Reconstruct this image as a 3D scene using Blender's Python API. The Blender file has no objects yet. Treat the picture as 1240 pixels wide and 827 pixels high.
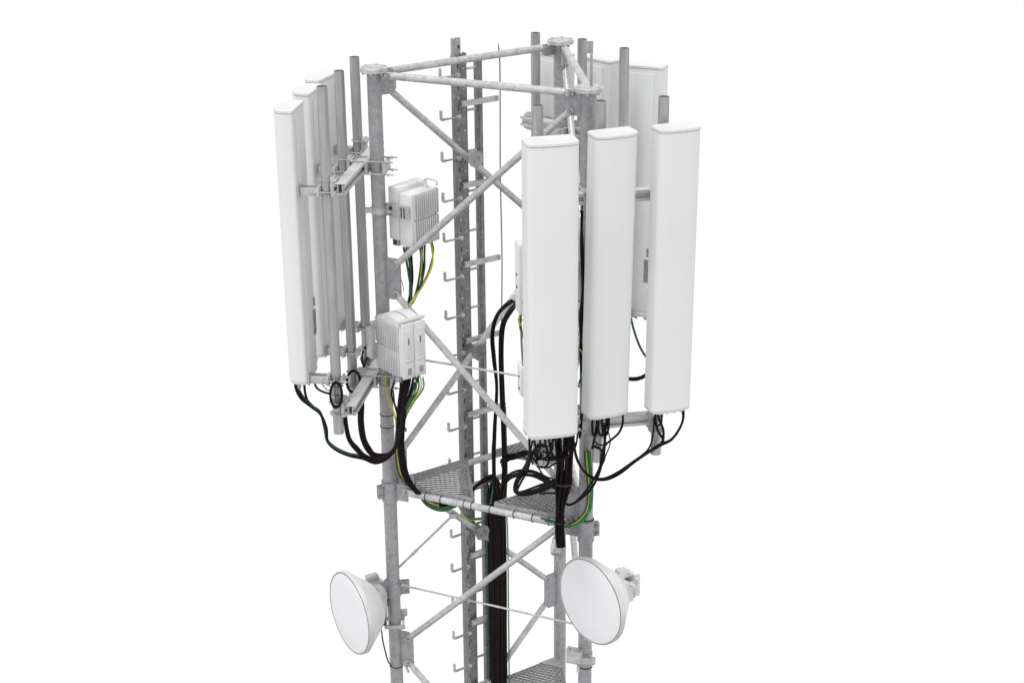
import bpy, bmesh, math, random
from mathutils import Vector as V, Matrix
random.seed(7)
C = bpy.context.scene
COL = C.collection

# ------------------------------------------------------------------ camera
CAM = V((0.012, -11.0225, 2.2872)); PITCH = 0.3654; ROLL = -0.0097; FPX = 2075.6
_rt = V((1, 0, 0)); _up = V((0, math.sin(PITCH), math.cos(PITCH))); FW = V((0, math.cos(PITCH), -math.sin(PITCH)))
RT = math.cos(ROLL)*_rt + math.sin(ROLL)*_up
UP = -math.sin(ROLL)*_rt + math.cos(ROLL)*_up
cam = bpy.data.cameras.new("camera"); cam_o = bpy.data.objects.new("camera", cam); COL.objects.link(cam_o)
m = Matrix.Identity(4)
for i in range(3):
    m[i][0] = RT[i]; m[i][1] = UP[i]; m[i][2] = -FW[i]; m[i][3] = CAM[i]
cam_o.matrix_world = m
cam.sensor_width = 36; cam.lens = FPX/1240*36; cam.clip_end = 500
C.camera = cam_o
C.render.resolution_x = 1024; C.render.resolution_y = 682

# ------------------------------------------------------------------ world: bright even overcast, darker straight below
w = bpy.data.worlds.new("World"); C.world = w; w.use_nodes = True
nt = w.node_tree; nt.nodes.clear()
out = nt.nodes.new('ShaderNodeOutputWorld'); bg = nt.nodes.new('ShaderNodeBackground')
tc = nt.nodes.new('ShaderNodeTexCoord'); sp = nt.nodes.new('ShaderNodeSeparateXYZ')
mr = nt.nodes.new('ShaderNodeMapRange'); mr.inputs['From Min'].default_value = -1; mr.inputs['From Max'].default_value = 1
cr = nt.nodes.new('ShaderNodeValToRGB')
nt.links.new(tc.outputs['Generated'], sp.inputs[0]); nt.links.new(sp.outputs['Z'], mr.inputs['Value'])
nt.links.new(mr.outputs[0], cr.inputs[0]); nt.links.new(cr.outputs[0], bg.inputs[0]); nt.links.new(bg.outputs[0], out.inputs[0])
e = cr.color_ramp.elements
e[0].position = 0.10; e[0].color = (.07, .073, .07, 1)
e[1].position = 0.17; e[1].color = (1, 1, 1, 1)
x = e.new(0.53); x.color = (1, 1, 1, 1)
x = e.new(0.60); x.color = (.80, .80, .81, 1)
x = e.new(1.0); x.color = (.95, .95, .97, 1)
bg.inputs[1].default_value = 1.03
sun = bpy.data.lights.new("sun", 'SUN'); sun.energy = 1.7; sun.angle = math.radians(14); sun.color = (1, .99, .97)
sun_o = bpy.data.objects.new("sun", sun); COL.objects.link(sun_o)
sun_o.rotation_euler = (math.radians(14), math.radians(-10), 0)
C.view_settings.view_transform = 'Standard'; C.view_settings.look = 'None'; C.view_settings.exposure = 0; C.view_settings.gamma = 1
C.render.engine = 'CYCLES'

# ------------------------------------------------------------------ materials
def mat(name, col, col2=None, rough=.5, metal=0., scale=20., vor=0., bump=0., spec=.4, stretch=(1, 1, 1), detail=5, fac=(.35, .65)):
    m = bpy.data.materials.new(name); m.use_nodes = True
    n = m.node_tree.nodes; l = m.node_tree.links; b = n['Principled BSDF']
    b.inputs['Base Color'].default_value = (*col, 1); b.inputs['Roughness'].default_value = rough
    b.inputs['Metallic'].default_value = metal; b.inputs['Specular IOR Level'].default_value = spec
    t = n.new('ShaderNodeTexCoord'); mp = n.new('ShaderNodeMapping'); mp.inputs['Scale'].default_value = stretch
    l.new(t.outputs['Object'], mp.inputs[0])
    ns = n.new('ShaderNodeTexNoise'); ns.inputs['Scale'].default_value = scale; ns.inputs['Detail'].default_value = detail
    l.new(mp.outputs[0], ns.inputs['Vector'])
    src = ns.outputs['Fac']
    if vor:
        vo = n.new('ShaderNodeTexVoronoi'); vo.inputs['Scale'].default_value = vor; l.new(mp.outputs[0], vo.inputs['Vector'])
        se = n.new('ShaderNodeSeparateColor'); l.new(vo.outputs['Color'], se.inputs[0])
        mx = n.new('ShaderNodeMath'); mx.operation = 'MULTIPLY_ADD'; mx.inputs[1].default_value = .35
        l.new(se.outputs[0], mx.inputs[0]); m2 = n.new('ShaderNodeMath'); m2.operation = 'MULTIPLY'; m2.inputs[1].default_value = .7
        l.new(src, m2.inputs[0]); l.new(m2.outputs[0], mx.inputs[2]); src = mx.outputs[0]
    if col2:
        r = n.new('ShaderNodeValToRGB'); l.new(src, r.inputs[0])
        r.color_ramp.elements[0].position = fac[0]; r.color_ramp.elements[0].color = (*col, 1)
        r.color_ramp.elements[1].position = fac[1]; r.color_ramp.elements[1].color = (*col2, 1)
        l.new(r.outputs[0], b.inputs['Base Color'])
    rr = n.new('ShaderNodeMapRange'); rr.inputs['To Min'].default_value = max(.05, rough-.1); rr.inputs['To Max'].default_value = rough+.12
    l.new(src, rr.inputs['Value']); l.new(rr.outputs[0], b.inputs['Roughness'])
    if bump:
        bu = n.new('ShaderNodeBump'); bu.inputs['Strength'].default_value = bump; bu.inputs['Distance'].default_value = .003
        l.new(src, bu.inputs['Height']); l.new(bu.outputs[0], b.inputs['Normal'])
    return m
G = lambda v, t=0: (v, v*(1+.012*t), v*(1+.02*t))
M_leg = mat('galvanised_leg', (.29, .29, .30), (.40, .40, .415), .48, .25, 22, 45, .15, fac=(.3, .75))
M_brace = mat('galvanised_brace', (.40, .405, .41), (.58, .585, .59), .36, .2, 14, 45, .1, fac=(.3, .75))
M_rail = mat('galvanised_rail', (.17, .168, .175), (.28, .278, .285), .5, .25, 16, 50, .15, fac=(.3, .75))
M_pole = mat('aluminium_pole', (.34, .338, .335), (.46, .455, .45), .42, .5, 9, 0, .06, stretch=(3, 3, .35))
M_beam = mat('channel_steel', (.54, .535, .535), (.63, .625, .625), .42, .15, 12, 0, .08)
M_clamp = mat('clamp_steel', (.42, .42, .42), (.56, .56, .555), .4, .3, 18, 0, .1)
M_bolt = mat('bolt_zinc', (.30, .30, .30), (.42, .42, .41), .4, .5, 14)
M_radome = mat('radome_white', (.745, .752, .745), (.775, .78, .775), .5, 0, 2.5, 0, 0, stretch=(1, 1, .5))
M_cap = mat('radome_cap_white', (.66, .665, .66), (.71, .71, .705), .5, 0, 30, 0, .05)
M_rback = mat('radome_back', (.70, .72, .705), (.74, .755, .745), .5, 0, 4, 0, 0)
M_rru = mat('radio_casing', (.74, .74, .745), (.79, .79, .795), .5, 0, 12, 0, .05)
M_fin = mat('radio_fins', (.58, .575, .58), (.66, .655, .66), .5, .1, 12, 0, .05)
M_dish = mat('dish_cover', (.77, .76, .785), (.80, .79, .81), .45, 0, 3)
M_shroud = mat('dish_shroud', (.70, .70, .71), (.78, .78, .785), .4, 0, 8, 0, .03)
M_rim = mat('dish_rim', (.58, .58, .58), (.66, .66, .655), .4, .1, 6)
M_black = mat('cable_black', (.006, .005, .005), (.013, .011, .011), .65, 0, 60, spec=.12)
M_brown = mat('cable_brown_black', (.009, .005, .006), (.018, .010, .011), .65, 0, 60, spec=.12)
M_green = mat('cable_green', (.012, .11, .035), (.03, .24, .08), .45, 0, 30)
M_dgreen = mat('cable_dark_green', (.006, .035, .012), (.015, .08, .03), .45, 0, 30)
M_yellow = mat('cable_yellow', (.45, .38, .03), (.6, .52, .06), .45, 0, 30)
M_dark = mat('slot_shade_and_black', (.02, .02, .02), (.04, .04, .04), .7)  # near-black parts and ties; also the shade inside slots, given as colour
M_label = mat('grey_label', (.16, .165, .16), (.30, .305, .30), .6, 0, 90)
M_grate = mat('grating_steel', (.27, .27, .28), (.40, .40, .41), .45, .3, 40)
M_wire = mat('wire_rope', (.13, .17, .14), (.26, .30, .27), .5, .3, 80)

# ------------------------------------------------------------------ mesh helpers
def frame(d, hint=V((0, 0, 1))):
    d = V(d).normalized(); h = V(hint)
    if abs(d.dot(h)) > .98: h = V((1, 0, 0)) if abs(d.x) < .9 else V((0, 1, 0))
    a = d.cross(h).normalized(); b = a.cross(d).normalized()
    return a, b, d
class MB:
    def __init__(s): s.bm = bmesh.new(); s.mi = 0
    def _face(s, vs):
        try:
            f = s.bm.faces.new(vs); f.material_index = s.mi; f.smooth = True
            return f
        except ValueError: return None
    def box(s, c, size, ax=None, bev=0.):
        """ax: three unit vectors or None"""
        ax = ax or (V((1, 0, 0)), V((0, 1, 0)), V((0, 0, 1)))
        c = V(c); h = [k/2 for k in size]; vs = []
        for i in (-1, 1):
            for j in (-1, 1):
                for k in (-1, 1): vs.append(s.bm.verts.new(c+ax[0]*h[0]*i+ax[1]*h[1]*j+ax[2]*h[2]*k))
        fs = [s._face([vs[i] for i in q]) for q in ((0, 1, 3, 2), (4, 6, 7, 5), (0, 4, 5, 1), (2, 3, 7, 6), (0, 2, 6, 4), (1, 5, 7, 3))]
        if bev:
            ed = list({e for f in fs for e in f.edges})
            r = bmesh.ops.bevel(s.bm, geom=ed, offset=bev, segments=2, affect='EDGES', profile=.6)
            for f in r['faces']: f.material_index = s.mi; f.smooth = True
        return s
    def rod(s, p0, p1, r, seg=16, r2=None, cap=True):
        p0, p1 = V(p0), V(p1); a, b, d = frame(p1-p0); r2 = r if r2 is None else r2
        A = []; B = []
        for i in range(seg):
            t = 2*math.pi*i/seg; o = a*math.cos(t)+b*math.sin(t)
            A.append(s.bm.verts.new(p0+o*r)); B.append(s.bm.verts.new(p1+o*r2))
        for i in range(seg): s._face([A[i], A[(i+1) % seg], B[(i+1) % seg], B[i]])
        if cap: s._face(A[::-1]); s._face(B)
        return s
    def lathe(s, p0, axis, prof, seg=48, hint=V((0, 0, 1))):
        """prof: list of (distance along axis, radius)"""
        a, b, d = frame(axis, hint); rings = []
        for (h, r) in prof:
            if r < 1e-5: rings.append([s.bm.verts.new(V(p0)+d*h)])
            else: rings.append([s.bm.verts.new(V(p0)+d*h+(a*math.cos(2*math.pi*i/seg)+b*math.sin(2*math.pi*i/seg))*r) for i in range(seg)])
        for R0, R1 in zip(rings, rings[1:]):
            for i in range(seg):
                j = (i+1) % seg
                if len(R0) == 1 and len(R1) == 1: continue
                if len(R0) == 1: s._face([R0[0], R1[j], R1[i]])
                elif len(R1) == 1: s._face([R0[i], R0[j], R1[0]])
                else: s._face([R0[i], R0[j], R1[j], R1[i]])
        return s
    def tube(s, pts, r, seg=8, closed=False, cap=True):
        pts = [V(p) for p in pts]; n = len(pts); rings = []; prev = None
        for i, p in enumerate(pts):
            if closed: t = pts[(i+1) % n]-pts[i-1]
            else: t = pts[min(i+1, n-1)]-pts[max(i-1, 0)]
            t.normalize()
            if prev is None: a, b, _ = frame(t)
            else:
                a = prev-t*prev.dot(t)
                if a.length < 1e-6: a, b, _ = frame(t)
                a.normalize(); b = t.cross(a)
            prev = a
            rings.append([s.bm.verts.new(p+(a*math.cos(2*math.pi*k/seg)+b*math.sin(2*math.pi*k/seg))*r) for k in range(seg)])
        m_ = n if closed else n-1
        for i in range(m_):
            R0, R1 = rings[i], rings[(i+1) % n]
            for k in range(seg): s._face([R0[k], R0[(k+1) % seg], R1[(k+1) % seg], R1[k]])
        if not closed and cap: s._face(rings[0][::-1]); s._face(rings[-1])
        return s
    def prism(s, poly, vec, cap=True):
        """poly: 3D loop, vec: extrusion"""
        vec = V(vec); A = [s.bm.verts.new(V(p)) for p in poly]; B = [s.bm.verts.new(V(p)+vec) for p in poly]; n = len(A)
        for i in range(n): s._face([A[i], A[(i+1) % n], B[(i+1) % n], B[i]])
        if cap: s._face(A[::-1]); s._face(B)
        return s
    def ring(s, c, axis, R, r, seg=28, rs=6):
        a, b, d = frame(axis)
        return s.tube([V(c)+(a*math.cos(2*math.pi*i/seg)+b*math.sin(2*math.pi*i/seg))*R for i in range(seg)], r, rs, closed=True)
    def build(s, name, mats, parent=None, loc=None, sharp=38, top=None):
        """vertices are world coordinates; object origin goes to the parent's origin (or loc)"""
        bmesh.ops.recalc_face_normals(s.bm, faces=s.bm.faces)
        me = bpy.data.meshes.new(name)
        root = parent
        Mw = Matrix.Identity(4)
        if parent is not None: Mw = world(parent)
        elif loc is not None: Mw = Matrix.Translation(V(loc))
        s.bm.transform(Mw.inverted()); s.bm.to_mesh(me); s.bm.free()
        me.set_sharp_from_angle(angle=math.radians(sharp))
        for q in (mats if isinstance(mats, (list, tuple)) else [mats]): me.materials.append(q)
        o = bpy.data.objects.new(name, me); COL.objects.link(o)
        if parent is not None: o.parent = parent
        elif loc is not None: o.location = V(loc)
        return o
def world(o):
    return (world(o.parent) if o.parent else Matrix.Identity(4)) @ o.matrix_basis
def tag(o, label=None, cat=None, group=None, kind=None):
    if label: o['label'] = label
    if cat: o['category'] = cat
    if group: o['group'] = group
    if kind: o['kind'] = kind
    return o
def thing(name, label, cat, loc=(0, 0, 0), rot=(0, 0, 0), group=None):
    o = bpy.data.objects.new(name, None); COL.objects.link(o); o.empty_display_size = .1
    o.location = V(loc); o.rotation_euler = rot
    return tag(o, label, cat, group)
def at(px, py, Y):
    """survey point: sight line through (px,py) met with the vertical plane at depth Y"""
    d = FW + RT*(px-620)/FPX - UP*(py-413.5)/FPX
    return CAM + d*((Y-CAM.y)/d.y)
def smooth(pts, n=8):
    pts = [V(p) for p in pts]; P = [pts[0]*2-pts[1]]+pts+[pts[-1]*2-pts[-2]]; o = []
    for i in range(1, len(P)-2):
        a, b, c, d = P[i-1:i+3]
        for k in range(n):
            t = k/n; o.append(.5*((2*b)+(c-a)*t+(2*a-5*b+4*c-d)*t*t+(3*b-a-3*c+d)*t**3))
    o.append(P[-2]); return o
Z = V((0, 0, 1))
def az(deg): return V((math.cos(math.radians(deg)), math.sin(math.radians(deg)), 0))

# ------------------------------------------------------------------ lattice tower
LA = V((-.8628, -.0746, 0)); LB = V((.4960, -.7099, 0)); LC = V((.3668, .7845, 0))
LEG = {'A': LA, 'B': LB, 'C': LC}; OUT = {k: v.normalized() for k, v in LEG.items()}
RL = .047; BOT = -8.0
tower = thing('lattice_tower', 'triangular galvanised steel lattice tower carrying all the antennas', 'tower', (0, 0, BOT))
for k, P in LEG.items():
    b = MB(); b.rod(P+Z*BOT, P+Z*-.03, RL, 40); leg = b.build('leg', M_leg, tower)
    b = MB(); b.lathe(P+Z*-.03, Z, [(0, 0), (0, .088), (.003, .0925), (.027, .0925), (.030, .090), (.030, 0)], 48); fl = b.build('top_flange', M_brace, tower)
    for i in range(6):
        a = az(60*i+20); c = P+a*.072
        b = MB(); b.lathe(c-Z*.044, Z, [(0, 0), (0, .010), (.014, .010), (.014, .006), (.042, .006), (.042, .011), (.050, .010), (.050, 0)], 6)
        b.build('bolt', M_clamp, fl)
def plate(k, j, z0, z1, w=.105, cut=.03, name='gusset_plate'):
    d = (LEG[j]-LEG[k]).normalized(); P = LEG[k]; n = d.cross(Z)*.006
    s = [P+d*(RL-.005)+Z*z0, P+d*(RL+w-cut)+Z*z0, P+d*(RL+w)+Z*(z0+cut), P+d*(RL+w)+Z*(z1-cut), P+d*(RL+w-cut)+Z*z1, P+d*(RL-.005)+Z*z1]
    return MB().prism([p-n for p in s], n*2).build(name, M_leg, tower)
def brace(k, j, z0, z1, r=.0225, name='diagonal_brace', off0=.115, off1=.115, lug=True):
    d = (LEG[j]-LEG[k]).normalized(); a = LEG[k]+d*off0+Z*z0; c = LEG[j]-d*off1+Z*z1
    sd = d.cross(Z)                     # sit on the outer side of the gusset
    if sd.dot(LEG[k]+LEG[j]) < 0: sd = -sd
    a += sd*(.008+r*.45); c += sd*(.008+r*.45)
    u = (c-a).normalized(); b = MB()
    b.rod(a+u*.045, c-u*.045, r, 24)
    for p, s in ((a, 1), (c, -1)):      # flattened tube end with bolt
        x = u*s; y = x.cross(sd).normalized()
        b.lathe(p+x*.045, -x, [(0, r), (.012, r*.92), (.016, r*.5), (.016, 0)], 20)
        b.box(p+x*.02, (.07, r*1.9, .014), (x, y, sd), .003)
        b.rod(p-sd*.007, p+sd*.007, r*.95, 18)
    o = b.build(name, M_brace, tower)
    for p in (a, c):
        b = MB(); b.lathe(p-sd*.03, sd, [(0, 0), (0, .012), (.018, .012), (.018, .007), (.030, .007), (.030, .0135), (.048, .0135), (.048, .0065), (.056, .0065), (.056, 0)], 12)
        b.build('bolt', M_bolt, o)
    return o
H = 1.4276
T0 = -.02
for k, j in (('A', 'B'), ('B', 'C'), ('C', 'A')): brace(k, j, -.045, -.045, .0245, 'horizontal_brace')
# top gussets: one plate towards each neighbour
for k in 'ABC':
    for j in 'ABC':
        if j != k: plate(k, j, -.19 if (k, j) in (('A', 'C'), ('B', 'A'), ('C', 'B')) else -.10, -.031, .115, .03)
# zig-zag of each face: start leg, end leg
faces = {('B', 'A'): 0, ('A', 'C'): 0, ('C', 'B'): 0}
for (s, t) in faces:
    zs = -.02; lo, hi = s, t; n = 0
    while n < 5:
        z1 = -H*(n+1)
        za = -.16 if n == 0 else -H*n-.10
        brace(lo, hi, za, z1+.10)
        plate(hi, lo, z1-.145, z1+.145, .10)
        lo, hi = hi, lo; n += 1
# mid ring with splice collars
ZR = -2.985
for k, j in (('A', 'B'), ('B', 'C'), ('C', 'A')):
    brace(k, j, ZR-.015, ZR-.015, .0245, 'horizontal_brace', .14, .14)
for k in 'ABC':
    P = LEG[k]
    for dz in (0,):
        b = MB(); b.rod(P+Z*(ZR-.11), P+Z*(ZR+.045), RL+.010, 40)
        for j in 'ABC':
            if j != k:
                d = (LEG[j]-P).normalized(); n = d.cross(Z)
                b.box(P+d*(RL+.045)+Z*(ZR-.03), (.11, .012, .13), (d, n, Z), .003)
        o = b.build('splice_collar', M_leg, tower)
        t = {'A': az(205), 'B': az(12), 'C': az(60)}[k]
        b = MB(); n = t.cross(Z)
        b.box(P+t*(RL+.022)+n*.012+Z*(ZR-.03), (.045, .009, .10), (t, n, Z), .002); b.box(P+t*(RL+.022)-n*.012+Z*(ZR-.03), (.045, .009, .10), (t, n, Z), .002)
        b.build('collar_lug', M_leg, o)
        for s in (-.035, .035):
            b = MB(); c = P+t*(RL+.026)+Z*(ZR-.03+s*.8); b.lathe(c-n*.035, n, [(0, 0), (0, .007), (.005, .007), (.005, .013), (.017, .013), (.017, .007), (.053, .007), (.053, .013), (.065, .013), (.065, .007), (.07, .007), (.07, 0)], 12); b.build('bolt', M_bolt, o)
# thin tie rods between legs
def tie(p, q, label=None, r=.0075):
    b = MB(); b.rod(p, q, r, 10); u = (V(q)-V(p)).normalized()
    for c in (p, q): b.rod(V(c)-u*.02, V(c)+u*.02, r*1.9, 8)
    return b.build('tie_rod', M_brace, tower)
dAB = (LB-LA).normalized()
tie(LA+dAB*.09+Z*-3.76, LB-dAB*.06+Z*-3.76)
tie(LA+dAB*.06+Z*-1.98, LB-dAB*.06+Z*-1.98)
# cable ties round the legs and ring tubes
def cabletie(P, z, R=.049):
    MB().ring(V(P)+Z*z, Z+V((.05, .03, 0)), R, .0028, 28, 5).build('cable_tie', M_black, tower)
for z in (-2.43, -2.52, -4.44): cabletie(LA, z)
for z in (-4.03, -4.07, -2.93): cabletie(LB, z, .0515)
for t in (.30, .42, .60, .66, .80, .98, 1.12, 1.24):
    MB().ring(LA+dAB*t+Z*(ZR-.015)-dAB.cross(Z)*-.019, dAB+V((.05, 0, .08)), .0275, .0028, 20, 5).build('cable_tie', M_black, tower)

# ------------------------------------------------------------------ ladder rail on the far face
eAC = (LC-LA).normalized(); nAC = V((-eAC.y, eAC.x, 0)); MID = (LA+LC)/2
PP = MID+nAC*.095-eAC*.02
ladder = thing('climbing_ladder', 'grey single-post ladder with hooked pegs and slotted channel behind the braces', 'ladder', PP+Z*BOT)
AX = (eAC, nAC, Z)
b = MB()
b.box(PP+nAC*.0+Z*(BOT/2-.01), (.092, .006, -BOT-.02), AX)            # web lies on the tower side
pw = PP-nAC*.0
b.box(PP-eAC*.046+nAC*.02+Z*(BOT/2-.01), (.006, .046, -BOT-.02), AX); b.box(PP+eAC*.046+nAC*.02+Z*(BOT/2-.01), (.006, .046, -BOT-.02), AX)
b.box(PP-eAC*.036-nAC*.012+Z*(BOT/2-.01), (.024, .022, -BOT-.02), AX, .002)
b.mi = 1
z = -.1
while z > -5.2:
    b.box(PP-eAC*.036-nAC*.0235+Z*z, (.007, .002, .035), AX); z -= .143  # slots: raised dark blocks, the shade of the holes put into colour
b.mi = 2
z = -.17
while z > -5.2:
    b.rod(PP-eAC*.036-nAC*.022+Z*z, PP-eAC*.036-nAC*.028+Z*z, .007, 8)
    b.rod(PP+eAC*.02-nAC*.002+Z*(z+.05), PP+eAC*.02-nAC*.008+Z*(z+.05), .006, 8); z -= .143
b.build('slotted_channel', [M_rail, M_dark, M_clamp], ladder)
b = MB(); b.box(PP-eAC*.03-nAC*.014+Z*.02, (.05, .008, .15), AX, .004); b.box(PP-eAC*.055+nAC*.005+Z*.02, (.006, .04, .14), AX, .002)
b.mi = 1
for z in (-.03, .03): b.box(PP-eAC*.022-nAC*.0195+Z*z, (.010, .003, .022), AX)  # perforations drawn as dark blocks, hole shade is only colour
b.build('top_extension', [M_leg, M_dark], ladder)
SR = PP+eAC*.142
b = MB(); b.box(SR+Z*(BOT/2-.04), (.042, .046, -BOT-.08), AX, .003); b.box(SR-eAC*.006-nAC*.027+Z*(BOT/2-.04), (.014, .008, -BOT-.08), AX, .002); b.build('side_rail', M_rail, ladder)
for i in range(-2, 17):
    z = -.728-.2858*i
    b = MB(); p0 = PP-eAC*.03-nAC*.03+Z*z; p1 = PP-eAC*.170-nAC*.03+Z*z
    b.tube([p0, p1, p1-eAC*.008+Z*.003, p1-eAC*.012+Z*.012], .0105, 10)
    b.box(p1-eAC*.012+Z*.034, (.016, .022, .064), AX, .005); b.rod(p0-eAC*.0, p0-eAC*.02, .017, 6)
    b.build('step_peg', M_brace, ladder)
    b = MB(); b.rod(PP+eAC*.045+Z*(z+.03)-nAC*.0, SR-eAC*.02+Z*(z+.03), .0095, 12); b.build('rung', M_brace, ladder)
arms = [-.352-.5716*i for i in range(9)]
for z in arms:
    b = MB(); c = PP+eAC*.125-nAC*.052+Z*z
    b.box(c, (.30, .004, .036), AX); b.box(c+nAC*.012+Z*.016, (.30, .022, .004), AX); b.box(c+nAC*.012-Z*.016, (.30, .022, .004), AX)
    b.rod(c-eAC*.135-nAC*.002, c-eAC*.135-nAC*.012, .010, 6)
    b.build('cross_arm', M_brace, ladder)
for z, tilt in ((-.72, 25), (-2.13, -35), (-3.56, 25)):
    c = MID-nAC*.045+eAC*.0+Z*z; a = math.radians(tilt); ex = eAC*math.cos(a)+Z*math.sin(a); ey = -eAC*math.sin(a)+Z*math.cos(a)
    pl = [c+ex*.062*math.cos(math.pi/4*i+.39)+ey*.062*math.sin(math.pi/4*i+.39) for i in range(8)]
    b = MB(); b.prism(pl, -nAC*.008); b.box(c+nAC*.045, (.06, .09, .05), (ex, nAC, ey), .003)
    for s in (-1, 1): b.ring(c+ex*.02*s+nAC*.02, ex, .03, .004, 16, 6)
    b.build('brace_clamp', M_leg if z > -2 else M_rail, ladder)

# ------------------------------------------------------------------ safety wire rope
wr = PP+eAC*.272-nAC*.075
pts = [wr+Z*.03-eAC*.01, wr+Z*-.1+eAC*.0, wr+Z*-.34, wr+Z*-.9-eAC*.006, wr+Z*-1.5, wr+Z*-2.1-eAC*.01, wr+Z*-2.7+eAC*.012, wr+Z*-3.2, wr+Z*-4.2, wr+Z*-6]
o = MB().tube(smooth(pts, 6), .0048, 8).build('wire_rope', M_wire, loc=wr+Z*-6)
tag(o, 'thin vertical safety wire rope hanging beside the ladder', 'wire rope')

# ------------------------------------------------------------------ corner gratings
def grating(k, z, d, label, extra=0.):
    P = LEG[k]; o1, o2 = [LEG[j] for j in 'ABC' if j != k]
    u = (o1-P).normalized(); v = (o2-P).normalized()
    t = thing('corner_grating', label, 'grating', P+Z*z, group='corner gratings inside the tower')
    s0 = .10
    A0, A1 = P+u*s0+Z*z, P+v*s0+Z*z; B0, B1 = P+u*d+Z*z, P+v*d+Z*z
    b = MB()      # border: flat bars on edge
    for p, q in ((A0, B0), (B0, B1), (B1, A1), (A1, A0)):
        w_ = (q-p).normalized(); n = w_.cross(Z); b.box((p+q)/2-Z*.016, ((q-p).length, .006, .038), (w_, n, Z))
    b.build('border_bar', M_grate, t)
    # bars clipped to the trapezoid (in u,v skew space)
    b = MB(); w_ = (B1-B0).normalized(); n = (P+(u+v)).xy.to_3d()*0+((u+v).normalized())
    def span(dist):   # along n from P : cross width line
        half = dist*math.tan(math.radians(30)); c = P+n*dist+Z*(z-.004); return c-w_*half, c+w_*half
    h0 = s0*math.cos(math.radians(30)); h1 = d*math.cos(math.radians(30)); x_ = h0
    while x_ < h1:
        p, q = span(x_); b.box((p+q)/2, ((q-p).length, .0055, .012 if k == 'A' else .018), ((q-p).normalized(), n, Z)); x_ += .034
    W = h1*math.tan(math.radians(30)); y_ = -W+.012
    while y_ < W:
        st = max(h0, abs(y_)/math.tan(math.radians(30))); 
        if h1-st > .01:
            p = P+n*st+w_*y_+Z*(z-.001); q = P+n*h1+w_*y_+Z*(z-.001); b.box((p+q)/2, ((q-p).length, .0055, .011), (n, w_, Z))
        y_ += .034
    b.build('bar_mesh', M_grate, t)
    b = MB()
    pl = [P+u*(s0-.03)+Z*(z+.004), P+u*(s0+.10)+Z*(z+.004), P+v*(s0+.10)+Z*(z+.004), P+v*(s0-.03)+Z*(z+.004)]
    b.prism(pl, Z*.006); b.build('corner_plate', M_leg, t)
    return t
grating('A', ZR+.035, .66, 'fine mesh corner grating beside the left leg, below the lower radio box')
grating('B', ZR+.035, .68, 'corner grating at the right front leg under the black cable loops')
grating('C', ZR+.035, .60, 'far corner grating half hidden behind the long front panel\'s cables')
grating('C', -4.90, .55, 'lowest corner grating at the bottom edge of the picture')

# ------------------------------------------------------------------ antenna sectors
SEC = {}
BZU, BZL = -.655, -2.165
def channel(b, p, q, w_=.072, h=.070):
    """strut with a groove down each side and lips"""
    d = (V(q)-V(p)).normalized(); n = d.cross(Z); L = (V(q)-V(p)).length; c = (V(p)+V(q))/2; A = (d, n, Z)
    for s in (-1, 1):
        b.box(c+Z*s*(h/2-.0025), (L, w_, .005), A, .001)
        b.box(c+n*s*.015, (L-.001, .004, h-.0102), A)
        for u in (-1, 1):
            b.box(c+n*s*(w_/2-.0022)+Z*u*(h/2-.012), (L-.0008, .004, .0138), A)
            b.box(c+n*s*(w_/2-.0092)+Z*u*(h/2-.0165), (L-.0012, .010, .0045), A)
def ubolt(b, P, z, d, r, arm=.055):
    """U-bolt round an upright at P, legs towards d"""
    n = d.cross(Z); c = V(P)+Z*z; R = r+.007
    pts = [c+n*R+d*arm]+[c+n*R*math.cos(t)-d*R*math.sin(t) for t in [math.pi*i/10 for i in range(11)]]+[c-n*R+d*arm]
    b.tube(pts, .0048, 8)
    for s in (-1, 1): b.rod(c+n*R*s+d*(arm-.012), c+n*R*s+d*(arm-.002), .011, 6)
def pole_clamp(P, z, d, r, parent, gap=.045):
    """clamp between pole at P and beam lying in direction d"""
    n = d.cross(Z); b = MB(); c = V(P)+Z*z
    for dz in (-.046, .046): ubolt(b, P, z+dz, d, r, r+gap+.028)
    # vee block and back plate
    b.box(c+d*(r+.012), (.026, .085, .13), (d, n, Z), .004)
    for dz in (-.046, .046): b.box(c+d*(r+.026)+Z*dz, (.03, .10, .016), (d, n, Z), .003)
    return b.build('beam_clamp', M_clamp, parent)
words = {'A': ('left sector', 'left leg'), 'B': ('front right sector', 'right front leg'), 'C': ('rear sector', 'rear leg')}
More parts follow.
